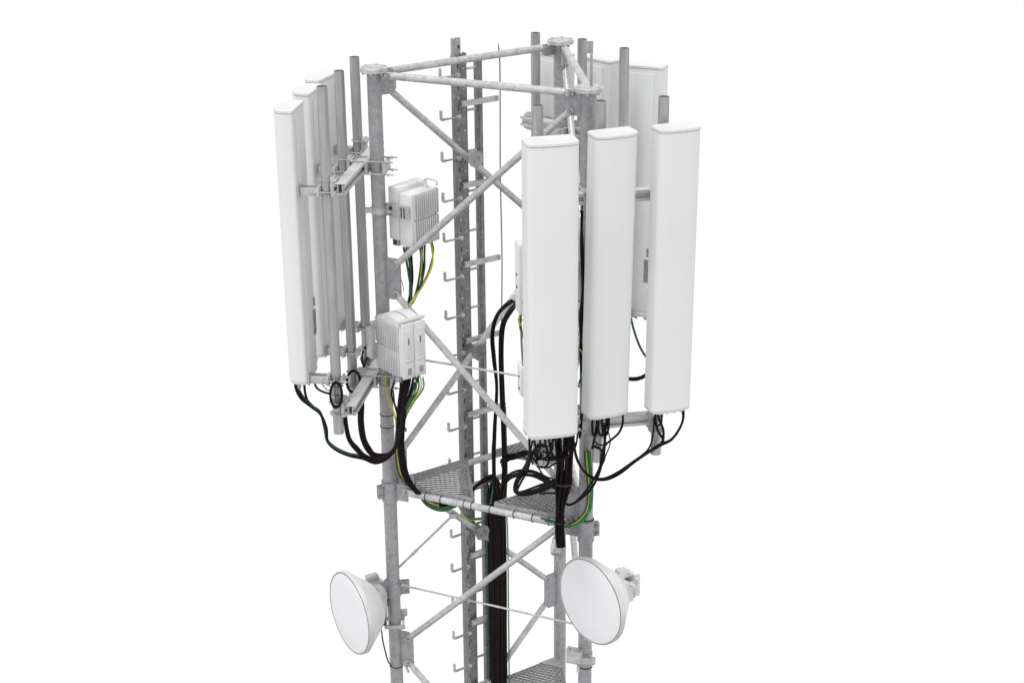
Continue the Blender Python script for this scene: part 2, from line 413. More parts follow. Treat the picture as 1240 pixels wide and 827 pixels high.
def sector(key, bdir, bc, t0, t1, poles, pole_len, names):
    d = az(bdir); P = LEG[key]; n = d.cross(Z)
    if n.dot(OUT[key]) < 0: n = -n
    bm_objs = []
    for z, nm in ((BZU, 'upper'), (BZL, 'lower')):
        c = bc+Z*z
        t = thing('channel_rail', names['beam_'+nm], 'channel rail', c, (0, 0, math.radians(bdir)), 'horizontal channel beams holding the panel poles')
        b = MB(); channel(b, c+d*t0, c+d*t1); b.build('channel', M_beam, t)
        # leg clamp : plates either side of the leg with long bolts
        tt = (P-bc).dot(d); m_ = bc+d*tt; dist = (P-bc).dot(-n)
        b = MB()
        b.box(m_-n*(.032+.012)+Z*z, (.15, .022, .09), (d, n, Z), .004)
        b.box(P-n*(RL+.014)+Z*z, (.15, .026, .07), (d, n, Z), .004)
        b.box(m_+n*.038+Z*z, (.15, .008, .09), (d, n, Z), .002)
        for s in (-1, 1):
            for dz in (-.042, .042):
                a_ = m_+d*(.064*s)+n*.055+Z*(z+dz); c_ = P+d*(.064*s)-n*(RL+.075)+Z*(z+dz)
                b.rod(a_, c_, .0055, 8); b.rod(a_-n*.004, a_-n*.014, .011, 6); b.rod(c_+n*.03, c_+n*.042, .011, 6)
        b.build('leg_clamp', M_clamp, t)
    res = []
    for i, (pp, zt, zb, lab) in enumerate(poles):
        pp = V((pp[0], pp[1], 0))
        t = thing('mounting_pole', lab, 'pole', pp+Z*zb, group='upright tubes behind the panel antennas')
        b = MB(); r = .034
        b.lathe(pp+Z*zb, Z, [(.002, 0), (.002, r-.004), (0, r-.003), (0, r), (zt-zb, r), (zt-zb, r-.004), (zt-zb-.03, r-.004), (zt-zb-.03, 0)], 32); b.build('pipe', M_pole, t)
        for z in (BZU, BZL): pole_clamp(pp, z, -n, r, t, .012)
        b = MB(); b.ring(pp+Z*(BZL-.05), Z, r+.016, .005, 28, 6); b.rod(pp+Z*(BZL-.062), pp+Z*(BZL-.040), r+.012, 32, cap=True); b.build('pipe_band', M_clamp, t)
        res.append((pp, t))
    return res, n, d

# radome cross-section, front towards -y
def section(w_, d_, k=.040, s=.010):
    x, y = w_/2, d_/2; r = .022; pts = []
    for i in range(5): a = math.pi/2*i/4; pts.append((x-r+r*math.cos(a), y-r+r*math.sin(a)))
    for i in range(5): a = math.pi/2+math.pi/2*i/4; pts.append((-x+r+r*math.cos(a), y-r+r*math.sin(a)))
    # front: soft corners and shallow bow
    for i in range(8): a = math.pi+math.pi/2*i/7*.86; pts.append((-x+k+k*math.cos(a), -y+s+k+k*math.sin(a)*1.0))
    for i in range(1, 8): u = -1+2*i/8; pts.append((u*(x-k*1.0), -y-.0+s*u*u*.55))
    for i in range(8): a = math.pi*2-math.pi/2*.86*(1-i/7); pts.append((x-k+k*math.cos(a), -y+s+k+k*math.sin(a)*1.0))
    return pts
def panel(label, base, L, yaw, tilt, pole, w_=.325, d_=.175, plate_side=None, nports=4, grp='tall white panel antennas', bow=(.040, .010)):
    """yaw: direction the front looks (deg); local -y is the front"""
    t = thing('panel_antenna', label, 'antenna', base, (math.radians(tilt), 0, math.radians(yaw+90)), grp)
    Mw = world(t); f = lambda x, y, z: Mw @ V((x, y, z))
    S = section(w_, d_, *bow)
    b = MB()
    def loop(z, k): return [b.bm.verts.new(f(x*k[0], y*k[1], z)) for x, y in S]
    def skin(rows, cap0=True, cap1=True):
        R = [loop(z, k) for z, k in rows]
        for A, B in zip(R, R[1:]):
            for i in range(len(A)): b._face([A[i], A[(i+1) % len(A)], B[(i+1) % len(A)], B[i]])
        if cap0: b._face(R[0][::-1])
        if cap1: b._face(R[-1])
    skin([(.022, (1, 1)), (L-.022, (1, 1))]); b.build('radome', M_radome, t)
    b = MB(); skin([(L-.0185, (1.016, 1.028)), (L-.008, (1.016, 1.028)), (L-.003, (1.008, 1.015)), (L, (.975, .96)), (L-.0015, (.94, .91))]); b.build('top_cap', M_cap, t)
    b = MB(); skin([(0, (.955, .92)), (.004, (.99, .985)), (.026, (1.012, 1.02))]); b.build('bottom_cap', M_cap, t)
    # back strip
    b = MB(); X, Y_ = Mw.to_3x3() @ V((1, 0, 0)), Mw.to_3x3() @ V((0, 1, 0)); Z_ = Mw.to_3x3() @ Z
    b.box(f(0, d_/2+.004, L/2), (w_*.62, .008, L*.94), (X, Y_, Z_), .002); b.build('back_strip', M_rback, t)
    for h in (.30, .34):
        pass
    if plate_side is not None:
        b = MB(); b.box(f(plate_side*w_*.33, d_/2+.010, .36), (.055, .004, .17), (X, Y_, Z_))
        b.build('rating_plate', M_label, t)
        b = MB(); b.box(f(plate_side*w_*.36, d_/2+.010, .50), (.03, .004, .06), (X, Y_, Z_)); b.build('rating_plate', M_label, t)
    # brackets reach from the back to the pole
    for z in (BZU+.10 if False else None, ): pass
    for hz in (BZU-.035, BZL+.19):
        h = (hz-base.z)
        pc = V((pole[0], pole[1], hz)); s0 = f(0, d_/2, h); s0.z = hz
        # choose the spot on the back nearest to the pole, within the width
        lx = (Mw.inverted() @ pc).x; lx = max(-w_*.36, min(w_*.36, lx)); s0 = f(lx, d_/2+.006, h)
        u = (pc-s0); u.z = 0; D = u.length; u.normalize(); n = u.cross(Z); b = MB()
        b.box(s0, (.10, .010, .075), (X, Y_, Z_), .003)
        for s in (-1, 1):
            b.box((s0+pc)/2-u*.012+n*.027*s, (max(.03, D-.04), .006, .055), (u, n, Z), .002)
            b.rod((s0+pc)/2+n*.02*s, (s0+pc)/2+n*.042*s, .012, 6)
        b.box(pc-u*.05, (.02, .10, .06), (u, n, Z), .003); b.box(pc+u*.045, (.016, .10, .05), (u, n, Z), .003)
        for s in (-1, 1):
            b.rod(pc-u*.075+n*.043*s, pc+u*.085+n*.043*s, .0055, 8); b.rod(pc+u*.053+n*.043*s, pc+u*.065+n*.043*s, .011, 6); b.rod(pc-u*.06+n*.043*s, pc-u*.07+n*.043*s, .011, 6)
        b.build('mounting_bracket', M_clamp, t)
    for i in range(nports):
        x = (-.36+.72*i/(nports-1))*w_; b = MB(); b.rod(f(x, 0.01, -.028), f(x, 0.01, .004), .013, 14); b.rod(f(x, .01, -.04), f(x, .01, -.024), .010, 12); b.build('connector', M_bolt, t)
    return t

LB_len = 2.34
pA = [((-1.150, -.546), -.018, -2.362, 'left sector pole standing nearest, between the nearest left panel and beam ends'),
      ((-1.090, -.048), -.028, -2.370, 'middle pole of the three in the left sector'),
      ((-1.030, .430), -.036, -2.370, 'left sector pole right beside the top of the left leg')]
sA = sector('A', 81, V((-.970, -.075, 0)), -.565, .53, pA, LB_len, {
    'beam_upper': 'upper grey channel beam crossing the left leg, open end facing forward',
    'beam_lower': 'lower grey channel beam crossing the left leg behind the lower radio box'})
pB = [((.178, -1.000), -.045, -2.39, 'pole behind the longest front panel, top showing above it'),
      ((.556, -.945), -.035, -2.40, 'pole behind the middle front panel, just right of the flange'),
      ((.940, -.870), -.030, -2.385, 'pole behind the rightmost front panel, foot hanging below it')]
sB = sector('B', 10.5, V((.478, -.872, 0)), -.40, .425, pB, LB_len, {
    'beam_upper': 'upper channel beam glimpsed between the three big front panels',
    'beam_lower': 'lower channel beam running right below the middle front panel'})
pC = [((.200, 1.150), -.022, -2.38, 'rear pole left of the rear leg flange'),
      ((.522, .880), -.018, -2.38, 'rear pole between the two right flanges'),
      ((.795, .560), -.020, -2.38, 'tall rear pole in front of the two rear right panels')]
sC = sector('C', -42, V((.438, .862, 0)), -.44, .44, pC, LB_len, {
    'beam_upper': 'upper rear channel beam with white end showing left of the rear pole',
    'beam_lower': 'lower rear channel beam almost hidden by the front panels'})

PL = 1.84
panel('nearest left white panel with grey plate on its back edge', V((-1.392, -.42, -2.005)), PL, 172, 0.0, pA[0][0], .30, .150, plate_side=-.9, bow=(.070, .022))
panel('middle of the three white panels at the left', V((-1.330, .07, -2.005)), PL, 170, 0.0, pA[1][0], .30, .150, plate_side=-.9, bow=(.070, .022))
panel('farthest white panel of the three at the left', V((-1.275, .48, -2.005)), PL, 160, 0.0, pA[2][0], .34, .150, bow=(.070, .022))
panel('biggest frontmost white panel, leftmost of the three at the right', V((.247, -1.335, -2.025)), 1.855, -77, 0.0, pB[0][0], .312, .19, nports=6)
panel('white front panel in the middle of the right trio', V((.598, -1.045, -2.022)), PL, -67, 2.2, pB[1][0], .280, .155, nports=5)
panel('rightmost white front panel at the outer end', V((.997, -1.005, -2.010)), PL, -70, 1.0, pB[2][0], .272, .155, nports=5)
panel('rear white panel seen behind the rear leg', V((.345, 1.31, -2.03)), PL, 48, 0, pC[0][0], .30, .15)
panel('rear white panel right of the two flanges', V((.665, 1.05, -2.015)), PL, 40, 0, pC[1][0], .33, .16)
panel('rear white panel farthest right, dark plate on its lower back', V((.958, .745, -2.005)), PL, 65, 0, pC[2][0], .30, .16, plate_side=-.75)

# ------------------------------------------------------------------ radio units
def finned(b, c, L, D, Hh, u, v, face, nf=9, step=.012):
    """fins on the side `face` (+u or -u etc.) of the box"""
    for i in range(nf):
        t = (-.5+(i+.5)/nf)*L*.96
        b.box(c+u*t+v*(D/2+step/2), (L/nf*.55, step, Hh*.95), (u, v, Z), .0015)
def radio_upper():
    t = thing('radio_unit', 'upper grey radio box with finned right side on the left leg', 'radio unit', V((-.70, -.02, -1.2)), group='radio boxes on the tower')
    u = az(52); v = az(-38)      # u: long side away from camera, v: towards camera-right
    # finned unit : near corner (-.64,-.17)
    c = V((-.64, -.17, 0))+u*.135-v*.058+Z*-1.018
    b = MB(); b.box(c, (.27, .112, .365), (u, v, Z), .012); b.box(c-u*.0+Z*.175, (.20, .075, .03), (u, v, Z), .01); b.build('finned_casing', M_rru, t)
    b = MB()
    for i in range(12):
        q = (-.5+(i+.5)/12)*.255; hh = .17
        b.box(c+u*q+v*.064+Z*.096, (.012, .022, .172), (u, v, Z), .003); b.box(c+u*q+v*.064-Z*.090, (.012, .022, .178), (u, v, Z), .003)
    b.build('cooling_fins', M_fin, t)
    c2 = V((-.735, -.10, 0))+u*.145-v*.042+Z*-.985
    b = MB(); b.box(c2, (.285, .088, .36), (u, v, Z), .008); b.build('plain_casing', M_rru, t)
    b = MB(); p = c2-u*.155+Z*.03+v*.05
    b.box(p, (.035, .20, .085), (u, v, Z), .006); b.mi = 1; b.box(p-u*.019-v*.035, (.003, .05, .055), (u, v, Z)); b.box(p-u*.019+v*.045, (.003, .008, .07), (u, v, Z)); b.box(p-u*.019+v*.07, (.003, .008, .07), (u, v, Z)); b.mi = 0
    b.box(p+v*.0-u*.02, (.008, .06, .062), (u, v, Z), .002); b.box(p-v*.035-u*.021, (.012, .04, .008), (u, v, Z)); b.build('hinge_bracket', [M_clamp, M_dark], t)
    for q, h in ((.12, .225), (.02, .215)):
        b = MB(); a = c+u*(q+.04)-v*.02+Z*.18; e_ = a-v*.0
        b.tube(smooth([a-v*.045, a-v*.045+Z*.032, a+v*.045+Z*.032, a+v*.045], 4), .0065, 8); b.build('handle', M_cap, t)
    # band clamp round leg
    for z in (-.955,):
        b = MB(); b.lathe(LA+Z*(z-.022), Z, [(0, RL+.001), (0, RL+.007), (.044, RL+.007), (.044, RL+.001)], 32)
        b.rod(LA+az(-30)*.05+Z*z, p*1.0 if False else V((-.765, -.17, z)), .006, 8); b.box(LA+az(190)*(RL+.02)+Z*z, (.05, .03, .035), None, .004); b.box(LA+az(20)*(RL+.03)+Z*z, (.07, .06, .06), (az(20), az(110), Z), .004)
        b.build('leg_band', M_clamp, t)
    b = MB()
    for i in range(5): b.rod(c+u*(-.10+.05*i)-v*.01-Z*.18, c+u*(-.10+.05*i)-v*.01-Z*.215, .014, 12)
    b.build('port_row', M_bolt, t)
    b = MB(); q = c2-u*.11-Z*.2; b.box(q, (.05, .05, .05), (u, v, Z), .003); b.mi = 1; b.box(q-u*.026+Z*.0, (.003, .03, .03), (u, v, Z)); b.build('port_box', [M_clamp, M_dgreen], t)
    return t
radio_upper()
def radio_lower():
    t = thing('radio_unit', 'lower pale radio box with two vented front covers, in front of the left leg', 'radio unit', V((-.75, -.30, -2.03)), group='radio boxes on the tower')
    v = az(38.6); u = az(128.6)       # v along the front to the right, u from the front to the back
    Q = V((-.717, -.452, 0))
    L, W, h = .285, .188, .375; zc = -2.022+h/2
    for s in (0, 1):
        c = Q+v*(W*(.25+.5*s))+u*(L/2+.012)+Z*zc
        b = MB(); b.box(c, (W/2-.006, L, h-.01), (v, u, Z), .012)
        # rounded hump at the back of the top
        pts = [c+u*(L/2*math.cos(a))*.95+Z*(h/2-.02+.055*math.sin(a)) for a in [math.pi*i/10 for i in range(11)]]
        b.prism([p-v*(W/4-.006) for p in pts], v*(W/2-.012)); b.build('casing', M_rru, t)
        b = MB(); fc = Q+v*(W*(.25+.5*s))+Z*(zc+.004)
        b.box(fc, (W/2-.004, .022, h+.012), (v, u, Z), .005)
        b.box(fc-u*.012+Z*.05, (W/2-.05, .006, h*.55), (v, u, Z), .003)
        b.mi = 1; b.box(fc-u*.0165+Z*.07, (.006, .003, .045), (v, u, Z))
        fo = o = b.build('front_cover', [M_rru, M_dark], t)
        b = MB(); k = fc-u*.0125-Z*.11; b.box(k, (W/2-.028, .005, .135), (v, u, Z), .004); b.mi = 1
        b.box(k+Z*.035-u*.003, (W/2-.03, .002, .003), (v, u, Z))
        for j in range(6):
            b.box(k-Z*(.012+.008*j)-u*.003+v*.002, (.032, .002, .0045), (v, u, Z))
        b.build('cover_hatch', [M_rru, M_label], o)
    b = MB()
    for i in range(13):
        q = Q-v*.005+u*(.03+(i+.5)/13*(L-.02))
        b.box(q+Z*(zc+.092), (.014, .012, .165), (v, u, Z), .003); b.box(q+Z*(zc-.090), (.014, .012, .175), (v, u, Z), .003)
    b.build('cooling_fins', M_fin, t)
    b = MB(); c = Q+v*W/2+u*.02+Z*(zc+h/2+.025)
    b.box(c, (W+.02, .03, .018), (v, u, Z), .004)
    for s in (-.4, 0, .4): b.box(c+v*W*s-Z*.015, (.014, .022, .03), (v, u, Z), .003)
    b.build('handle_bar', M_cap, t)
    b = MB(); c = Q+u*(L+.02)+Z*zc-v*.02
    for z in (-.1, .12): b.box(c+Z*z+v*.06, (.14, .03, .05), (v, u, Z), .004); b.ring(LA+Z*(zc+z), Z, RL+.006, .006, 28, 6)
    b.box(c-v*.02, (.035, .06, .22), (v, u, Z), .004)
    b.build('leg_bracket', M_clamp, t)
    b = MB()
    for s in range(6): b.rod(Q+v*(.02+.03*s)+u*(.06+.03*(s % 2))+Z*-2.025, Q+v*(.02+.03*s)+u*(.06+.03*(s % 2))+Z*-2.06, .011, 12)
    b.build('port_row', M_bolt, t)
radio_lower()
def radio_plain(label, c, yaw, size, parent_pole):
    u = az(yaw); v = az(yaw+90); t = thing('radio_unit', label, 'radio unit', V(c)-Z*size[2]/2, group='radio boxes on the tower')
    b = MB(); b.box(c, size, (u, v, Z), .010); b.build('casing', M_rru, t)
    b = MB()
    for i in range(10): b.box(V(c)+u*((-.5+(i+.5)/10)*size[0]*.95)+v*(size[1]/2+.008), (.012, .018, size[2]*.94), (u, v, Z), .002)
    b.build('cooling_fins', M_fin, t)
    b = MB(); b.box(V(c)-v*(size[1]/2+.02), (.10, .04, .12), (u, v, Z), .004); b.build('pole_bracket', M_clamp, t)
    b = MB(); b.mi = 1
    for z in (.02, -.06): b.rod(V(c)-u*(size[0]/2-.002)+Z*z, V(c)-u*(size[0]/2+.004)+Z*z, .009, 12)
    b.build('side_screw', [M_clamp, M_dark], t)
radio_plain('pale radio box whose left edge peeks out beside the frontmost panel, upper one', V((.175, -.86, -1.165)), 10.5, (.262, .13, .46), None)
radio_plain('pale radio box low behind the frontmost panel, thin left edge showing', V((.185, -.86, -1.85)), 10.5, (.262, .13, .20), None)
radio_plain('radio box in the gap between the left two front panels', V((.375, -.80, -1.12)), 10.5, (.115, .12, .42), None)

# ------------------------------------------------------------------ dishes
def dish(label, c, ndeg, R, legP, side):
    n = az(ndeg); t = thing('dish_antenna', label, 'dish antenna', c-Z*R, group='round microwave dishes low on the tower')
    b = MB(); b.lathe(c, -n, [(-.012, 0), (-.0115, R*.5), (-.008, R*.9), (-.004, R*.965), (.0, R*.97), (.01, R*.97)], 72); b.build('front_cover', M_dish, t)
    b = MB(); b.lathe(c, -n, [(-.001, R*.968), (-.0035, R*.985), (-.004, R), (.0, R*1.006), (.032, R*1.006), (.036, R*.99), (.036, R*.95)], 72); b.build('rim', M_rim, t)
    MB().lathe(c, -n, [(-.0045, R*.968), (-.0075, R*.972), (-.0045, R*.984)], 72).build('cover_seam', M_label, t)
    b = MB(); b.lathe(c, -n, [(.034, R*.99), (.045, R*.965), (.185, R*.58), (.205, R*.50), (.213, R*.42), (.215, R*.3), (.215, 0)], 72); b.build('shroud', M_shroud, t)
    hub = c-n*.212
    b = MB(); b.lathe(hub, -n, [(0, .10), (.03, .10), (.03, .07), (.055, .07), (.055, 0)], 32); b.build('hub', M_clamp, t)
    return t, hub, n
# left dish
cA = at(423.5, 742, -.30)
t, hub, n = dish('white dish at the lower left, hung on the left leg', cA, 212.5, .304, LA, 1)
zc = hub.z
b = MB(); s = n.cross(Z)
b.lathe(LA+Z*(-3.855), Z, [(0, RL), (0, RL+.010), (.11, RL+.010), (.11, RL)], 36)
for d in (az(8), az(186)):
    m_ = d.cross(Z); b.box(LA+d*(RL+.035)+Z*-3.80+m_*.0, (.07, .012, .105), (d, m_, Z), .002)
    b.box(LA+d*(RL+.035)+Z*-3.80+m_*-.022, (.07, .010, .105), (d, m_, Z), .002)
    for z in (-3.83, -3.77): b.rod(LA+d*(RL+.045)+Z*z-m_*.045, LA+d*(RL+.045)+Z*z+m_*.03, .009, 8)
b.build('leg_clamp', M_leg, t)
b = MB(); q = V((LA.x-.085, LA.y+.03, 0))
b.box(q+Z*-3.80+V((-.05, -.01, 0)), (.11, .09, .10), (az(30), az(120), Z), .006); b.box(q+Z*-3.79+V((-.07, .0, .06)), (.09, .05, .05), (az(30), az(120), Z), .006)
b.box(hub-n*.03+Z*.09, (.05, .09, .10), (n, s, Z), .006); b.box(hub-n*.05+Z*.0, (.05, .07, .20), (n, s, Z), .006)
b.rod(q+Z*-3.80+V((-.09, -.03, 0)), q+Z*-3.98, .012, 10); b.box(q+Z*-3.93+V((-.02, 0, 0)), (.09, .08, .07), (az(30), az(120), Z), .006); b.build('tilt_bracket', M_clamp, t)
b = MB()
b.box(LA+V((.005, -RL-.014, -4.085)), (.15, .022, .028), None, .004); b.rod(LA+V((.065, -.08, -4.085)), LA+V((.065, .10, -4.045)), .007, 8); b.rod(LA+V((-.062, -.08, -4.085)), LA+V((-.062, .08, -4.085)), .007, 8)
b.box(LA+V((.06, .05, -4.03)), (.06, .03, .05), None, .004); b.box(LA+V((0, RL+.014, -4.085)), (.14, .02, .03), None, .004)
b.build('u_clamp', M_clamp, t)
b = MB(); b.box(hub-n*.02-Z*.12, (.07, .09, .09), (n, s, Z), .008); b.build('feed_box', M_dark, t)
# strut up to the brace clamp behind the left leg
p1 = at(548, 624, .05); p0 = q+Z*-3.78
b = MB(); b.rod(p0, p1, .0085, 10); b.rod(p0+(p1-p0)*.42, p0+(p1-p0)*.50, .012, 10); b.box(p1, (.05, .03, .04), None, .004); b.build('side_strut', M_brace, t)
# right dish
cB = at(715, 728, -1.10)
t, hub, n = dish('white dish at the lower right, in front of the right leg', cB, 220, .300, LB, 1)
s = n.cross(Z); b = MB()
hp = hub-n*.07
b.box(hub-n*.045, (.05, .13, .15), (n, s, Z), .012)
up_ = (Z*.8-n*.6).normalized(); cr_ = n.cross(Z)
b.box(hub-n*.05+Z*.085, (.05, .05, .13), (n, s, Z), .012); b.box(hub-n*.09+Z*.09, (.12, .035, .045), (n, s, Z), .014)
b.box(hub-n*.085-Z*.03+s*.03, (.11, .012, .15), (n, s, Z), .004); b.box(hub-n*.085-Z*.03-s*.04, (.11, .012, .15), (n, s, Z), .004)
b.box(hub-n*.15+Z*.0, (.016, .10, .17), (n, s, Z), .004); b.rod(hub-n*.11+Z*.03+s*.07, hub-n*.11+Z*.03-s*.08, .014, 10)
b.rod(hub-n*.15+Z*.06+s*.075, hub-n*.15+Z*.06-s*.085, .009, 8); b.rod(hub-n*.15-Z*.05+s*.075, hub-n*.15-Z*.05-s*.085, .009, 8)
b.box(hub-n*.17+Z*.01-s*.05, (.03, .02, .15), (n, s, Z), .004); b.box(hub-n*.12+Z*.105, (.03, .10, .02), (n, s, Z), .004); b.box(hub-n*.10-Z*.10, (.07, .05, .05), (n, s, Z), .006)
b.build('tilt_bracket', M_cap, t)
b = MB(); jz = hub.z-.02; J = V((LB.x, LB.y, jz))
b.rod(hp-n*.03+Z*-.02, J+V((.03, -.02, 0)), .02, 12); b.lathe(J-Z*.05, Z, [(0, RL), (0, RL+.010), (.10, RL+.010), (.10, RL)], 32); b.build('leg_clamp', M_clamp, t)
b = MB(); J2 = LB+Z*-3.99; 
b.box(J2+V((-.065, -.06, .035)), (.09, .07, .10), (az(-20), az(70), Z), .012); b.box(J2+V((.0, -.065, .0)), (.14, .03, .05), (az(-5), az(85), Z), .004); b.rod(J2+V((-.05, -.09, -.02)), J2+V((-.05, -.09, -.075)), .010, 8); b.box(J2+V((-.115, -.05, .04)), (.02, .05, .11), (az(-20), az(70), Z), .003)
b.rod(J2+V((0, 0, -.03)), J2+V((0, 0, .03)), RL+.006, 30); b.build('lower_clamp', M_clamp, t)
b = MB(); b.box(hub-n*.04-Z*.12, (.08, .10, .08), (n, s, Z), .008); b.build('feed_box', M_dark, t)

# ------------------------------------------------------------------ lightning rod and small parts
b = MB(); P = LB+V((.015, .02, 0)); b.box(P+Z*.13, (.016, .006, .26), None, .001); o = thing('lightning_rod', 'thin upright strip rod standing on the right front flange', 'lightning rod', P)
b.build('strip', M_leg, o); b = MB(); b.box(P+V((-.012, .0055, .235)), (.045, .004, .075), None, .001); b.build('tip_plate', M_leg, o)

jb = at(674, 660, -.62)
o = thing('junction_box', 'small white junction box under the right brace, at the cable bundle\'s end', 'junction box', jb-Z*.06)
u = az(20); v = az(110); tl = (V((u.x, u.y, -.25))).normalized(); tz = (Z+u*.25).normalized()
b = MB(); b.box(jb, (.065, .045, .10), (tl, v, tz), .004); b.build('casing', M_cap, o)
b = MB()
for z in (-.03, .03): b.rod(jb-v*.024+tz*z-tl*.018, jb-v*.028+tz*z-tl*.018, .005, 8)
b.box(jb+tl*.0-tz*.06, (.05, .03, .02), (tl, v, tz), .003); b.build('lug', M_bolt, o)
b = MB(); b.rod(jb-tz*.06, at(684, 706, -.45), .010, 10); b.build('conduit', M_clamp, o)

# ------------------------------------------------------------------ cables
def run(pts, jit=0.):
    return smooth([at(*p)+V((random.uniform(-jit, jit), random.uniform(-jit, jit), random.uniform(-jit, jit))) for p in pts], 7)
def cable(label, pts, r=.009, m=None, group=None, jit=0., world_pts=False, name='cable'):
    P = smooth(pts, 7) if world_pts else run(pts, jit)
    b = MB(); b.tube(P, r, 10); lo = min(P, key=lambda p: p.z)
    return tag(b.build(name, m or M_black, loc=lo, sharp=60), label, 'cable', group)
# main trunk down the cross arms
trunk_c = PP+eAC*.175-nAC*.08
k = 0
for row in range(3):
    for i in range(9):
        t_ = (-.5+(i+.5)/9)*.150+(row % 2)*.008; base = trunk_c+eAC*t_-nAC*(.019*row-.0)
        top = -3.19-.06*random.random(); w1 = random.uniform(-.004, .004)
        pts = [base+Z*top-nAC*random.uniform(-.02, .05)]
        z = top-.12
        while z > -6.5:
            pts.append(base+Z*z+eAC*random.uniform(-.0045, .0045)-nAC*random.uniform(-.003, .006)); z -= .42
        mt = M_dgreen if (i, row) in ((0, 0), (3, 1), (6, 0)) else (M_green if (i, row) in ((8, 0),) else (M_brown if (i+row) % 3 else M_black))
        green = mt in (M_green, M_dgreen)
        cable('dark green cable among the vertical trunk beside the ladder' if green else 'brown-black feeder cable in the thick vertical trunk beside the ladder', pts, .0088, mt,
              'green cables in the vertical trunk' if green else 'dark cables of the vertical trunk', world_pts=True)
        k += 1
# straps across the trunk
for zz in arms[5:8]:
    pass
# pair of runs coming down from behind the frontmost panel to the trunk
for j in range(2):
    cable('left black run sweeping down from the frontmost panel to the trunk', [(636-j, 356+3*j, -.75), (628, 360+3*j, -.55), (614+2*j, 367+2*j, -.2), (601+2*j, 382, .05), (595+2.4*j, 405, .22), (597+2.4*j, 435, .3), (601+j, 470, .3), (598+2*j, 520, .3), (597+2*j, 565, .3), (599+2*j, 600, .32)], .0085, M_black, 'left black run from frontmost panel to trunk')
for j in range(3):
    cable('right black run dropping straight from the frontmost panel to the trunk', [(636, 360+3*j, -.78), (627, 365+2*j, -.58), (617+1.5*j, 375+j, -.3), (607+2*j, 394, .0), (605+1.8*j, 425, .2), (606+1.8*j, 470, .26), (608+1.5*j, 520, .27), (609+2*j, 570, .3), (606+2*j, 610, .32)], .0082, M_black, 'right black run from frontmost panel to trunk')
b = MB(); c = at(624.5, 358.5, -.56); b.rod(c-V((0, .03, 0)), c+V((0, .01, 0)), .024, 20); b.rod(c-V((0, .036, 0)), c-V((0, .03, 0)), .012, 12)
tag(b.build('cable_clip', M_cap, loc=c), 'small round pale clip on the cables left of the frontmost panel', 'clip')
cable('thin green wire running down left of the black trunk runs', [(600, 478, .33), (599.5, 510, .33), (596, 545, .33), (598, 580, .33), (594, 610, .33)], .0055, M_green)
cable('thin green wire running down at the right edge of the trunk', [(612, 488, .30), (613, 530, .30), (614, 575, .30), (613, 605, .32), (615, 660, .34), (616, 760, .36), (617, 850, .36)], .0055, M_green)
cable('thin yellow wire between the trunk cables at the gratings', [(606, 588, .22), (607, 600, .24), (606, 615, .26)], .005, M_yellow)
# hump from the left grating into the trunk
for j in range(3):
    cable('black cable humping over from the left grating into the trunk', [(566, 600+2*j, .25), (574+j, 590, .22), (585, 580+2*j, .2), (595+j, 575.5+2*j, .2), (602+j, 581+1.5*j, .22), (604+1.3*j, 597, .25), (604+1.5*j, 625, .28)], .0085, M_black, 'cables humping from left grating into trunk', .002)
# loop from the trunk over to the drop at the right
for j in range(4):
    cable('black cable looping from the trunk across to the right grating', [(606+j*1.3, 620, .27), (606+1.2*j, 596, .22), (611+j, 581+j, .1), (624, 571.5+2*j, -.05), (642, 570+2*j, -.2), (658, 576+2*j, -.35), (672, 586+2*j, -.5), (680, 595+j, -.6)], .0082, M_black, 'cables looping from trunk to right grating', .005)
# big loop under the frontmost panel
for j in range(4):
    cable('thick black loop hanging below the frontmost panel', [(692-j, 552, -.85), (687, 572-j, -.82), (672, 586-2*j, -.75), (652, 595-2.0*j, -.6), (633, 599-1.5*j, -.45), (623.5+j, 594, -.35), (624.5+2*j, 584, -.25), (631+2*j, 572, -.15), (637+1.6*j, 560, -.05), (641+j, 549, .0), (636, 545.5+2*j, .1), (624, 549+2*j, .22), (615, 551+2*j, .3), (607, 558+2*j, .34)], .0082, M_brown if j % 2 else M_black, 'thick loop below the frontmost panel', .006)
# drop bundle below frontmost panel
for j in range(13):
    a = j/12; x0 = 672+24*a; xm = 674+18*a; xb = 674.5+8*a; Yj = -.92+.05*((j*5) % 4)/3
    cable('brown-black jumper dropping in the bundle below the frontmost panel', [(x0, 505, Yj), (x0+random.uniform(-1, 1), 530, Yj), (xm+1+random.uniform(-1, 1), 560, Yj), (xm-1, 588, Yj+.03), (xb, 615, Yj+.07), (xb+random.uniform(-.5, .5), 640, Yj+.1), (xb+.6, 662, Yj+.15)], .0078, M_brown if j % 3 else M_black, 'bundle dropping below the frontmost panel', .005)
cable('purplish cable hooking down at the right grating corner', [(690, 560, -.9), (686, 580, -.86), (683.5, 595, -.82), (684, 606, -.8), (688, 611, -.8), (697, 608, -.82), (711, 597, -.86), (720, 585, -.9), (727, 568, -.93), (729, 553, -.95), (727, 544, -.97), (720, 541, -1), (716, 543, -1.0)], .0085, M_black)
b = MB()
cable('yellow-marked thin wire crossing the bundle below the frontmost panel', [(662, 553, -.95), (672, 552.5, -.98), (680, 549, -.99), (686, 541, -.99)], .006, M_brown)
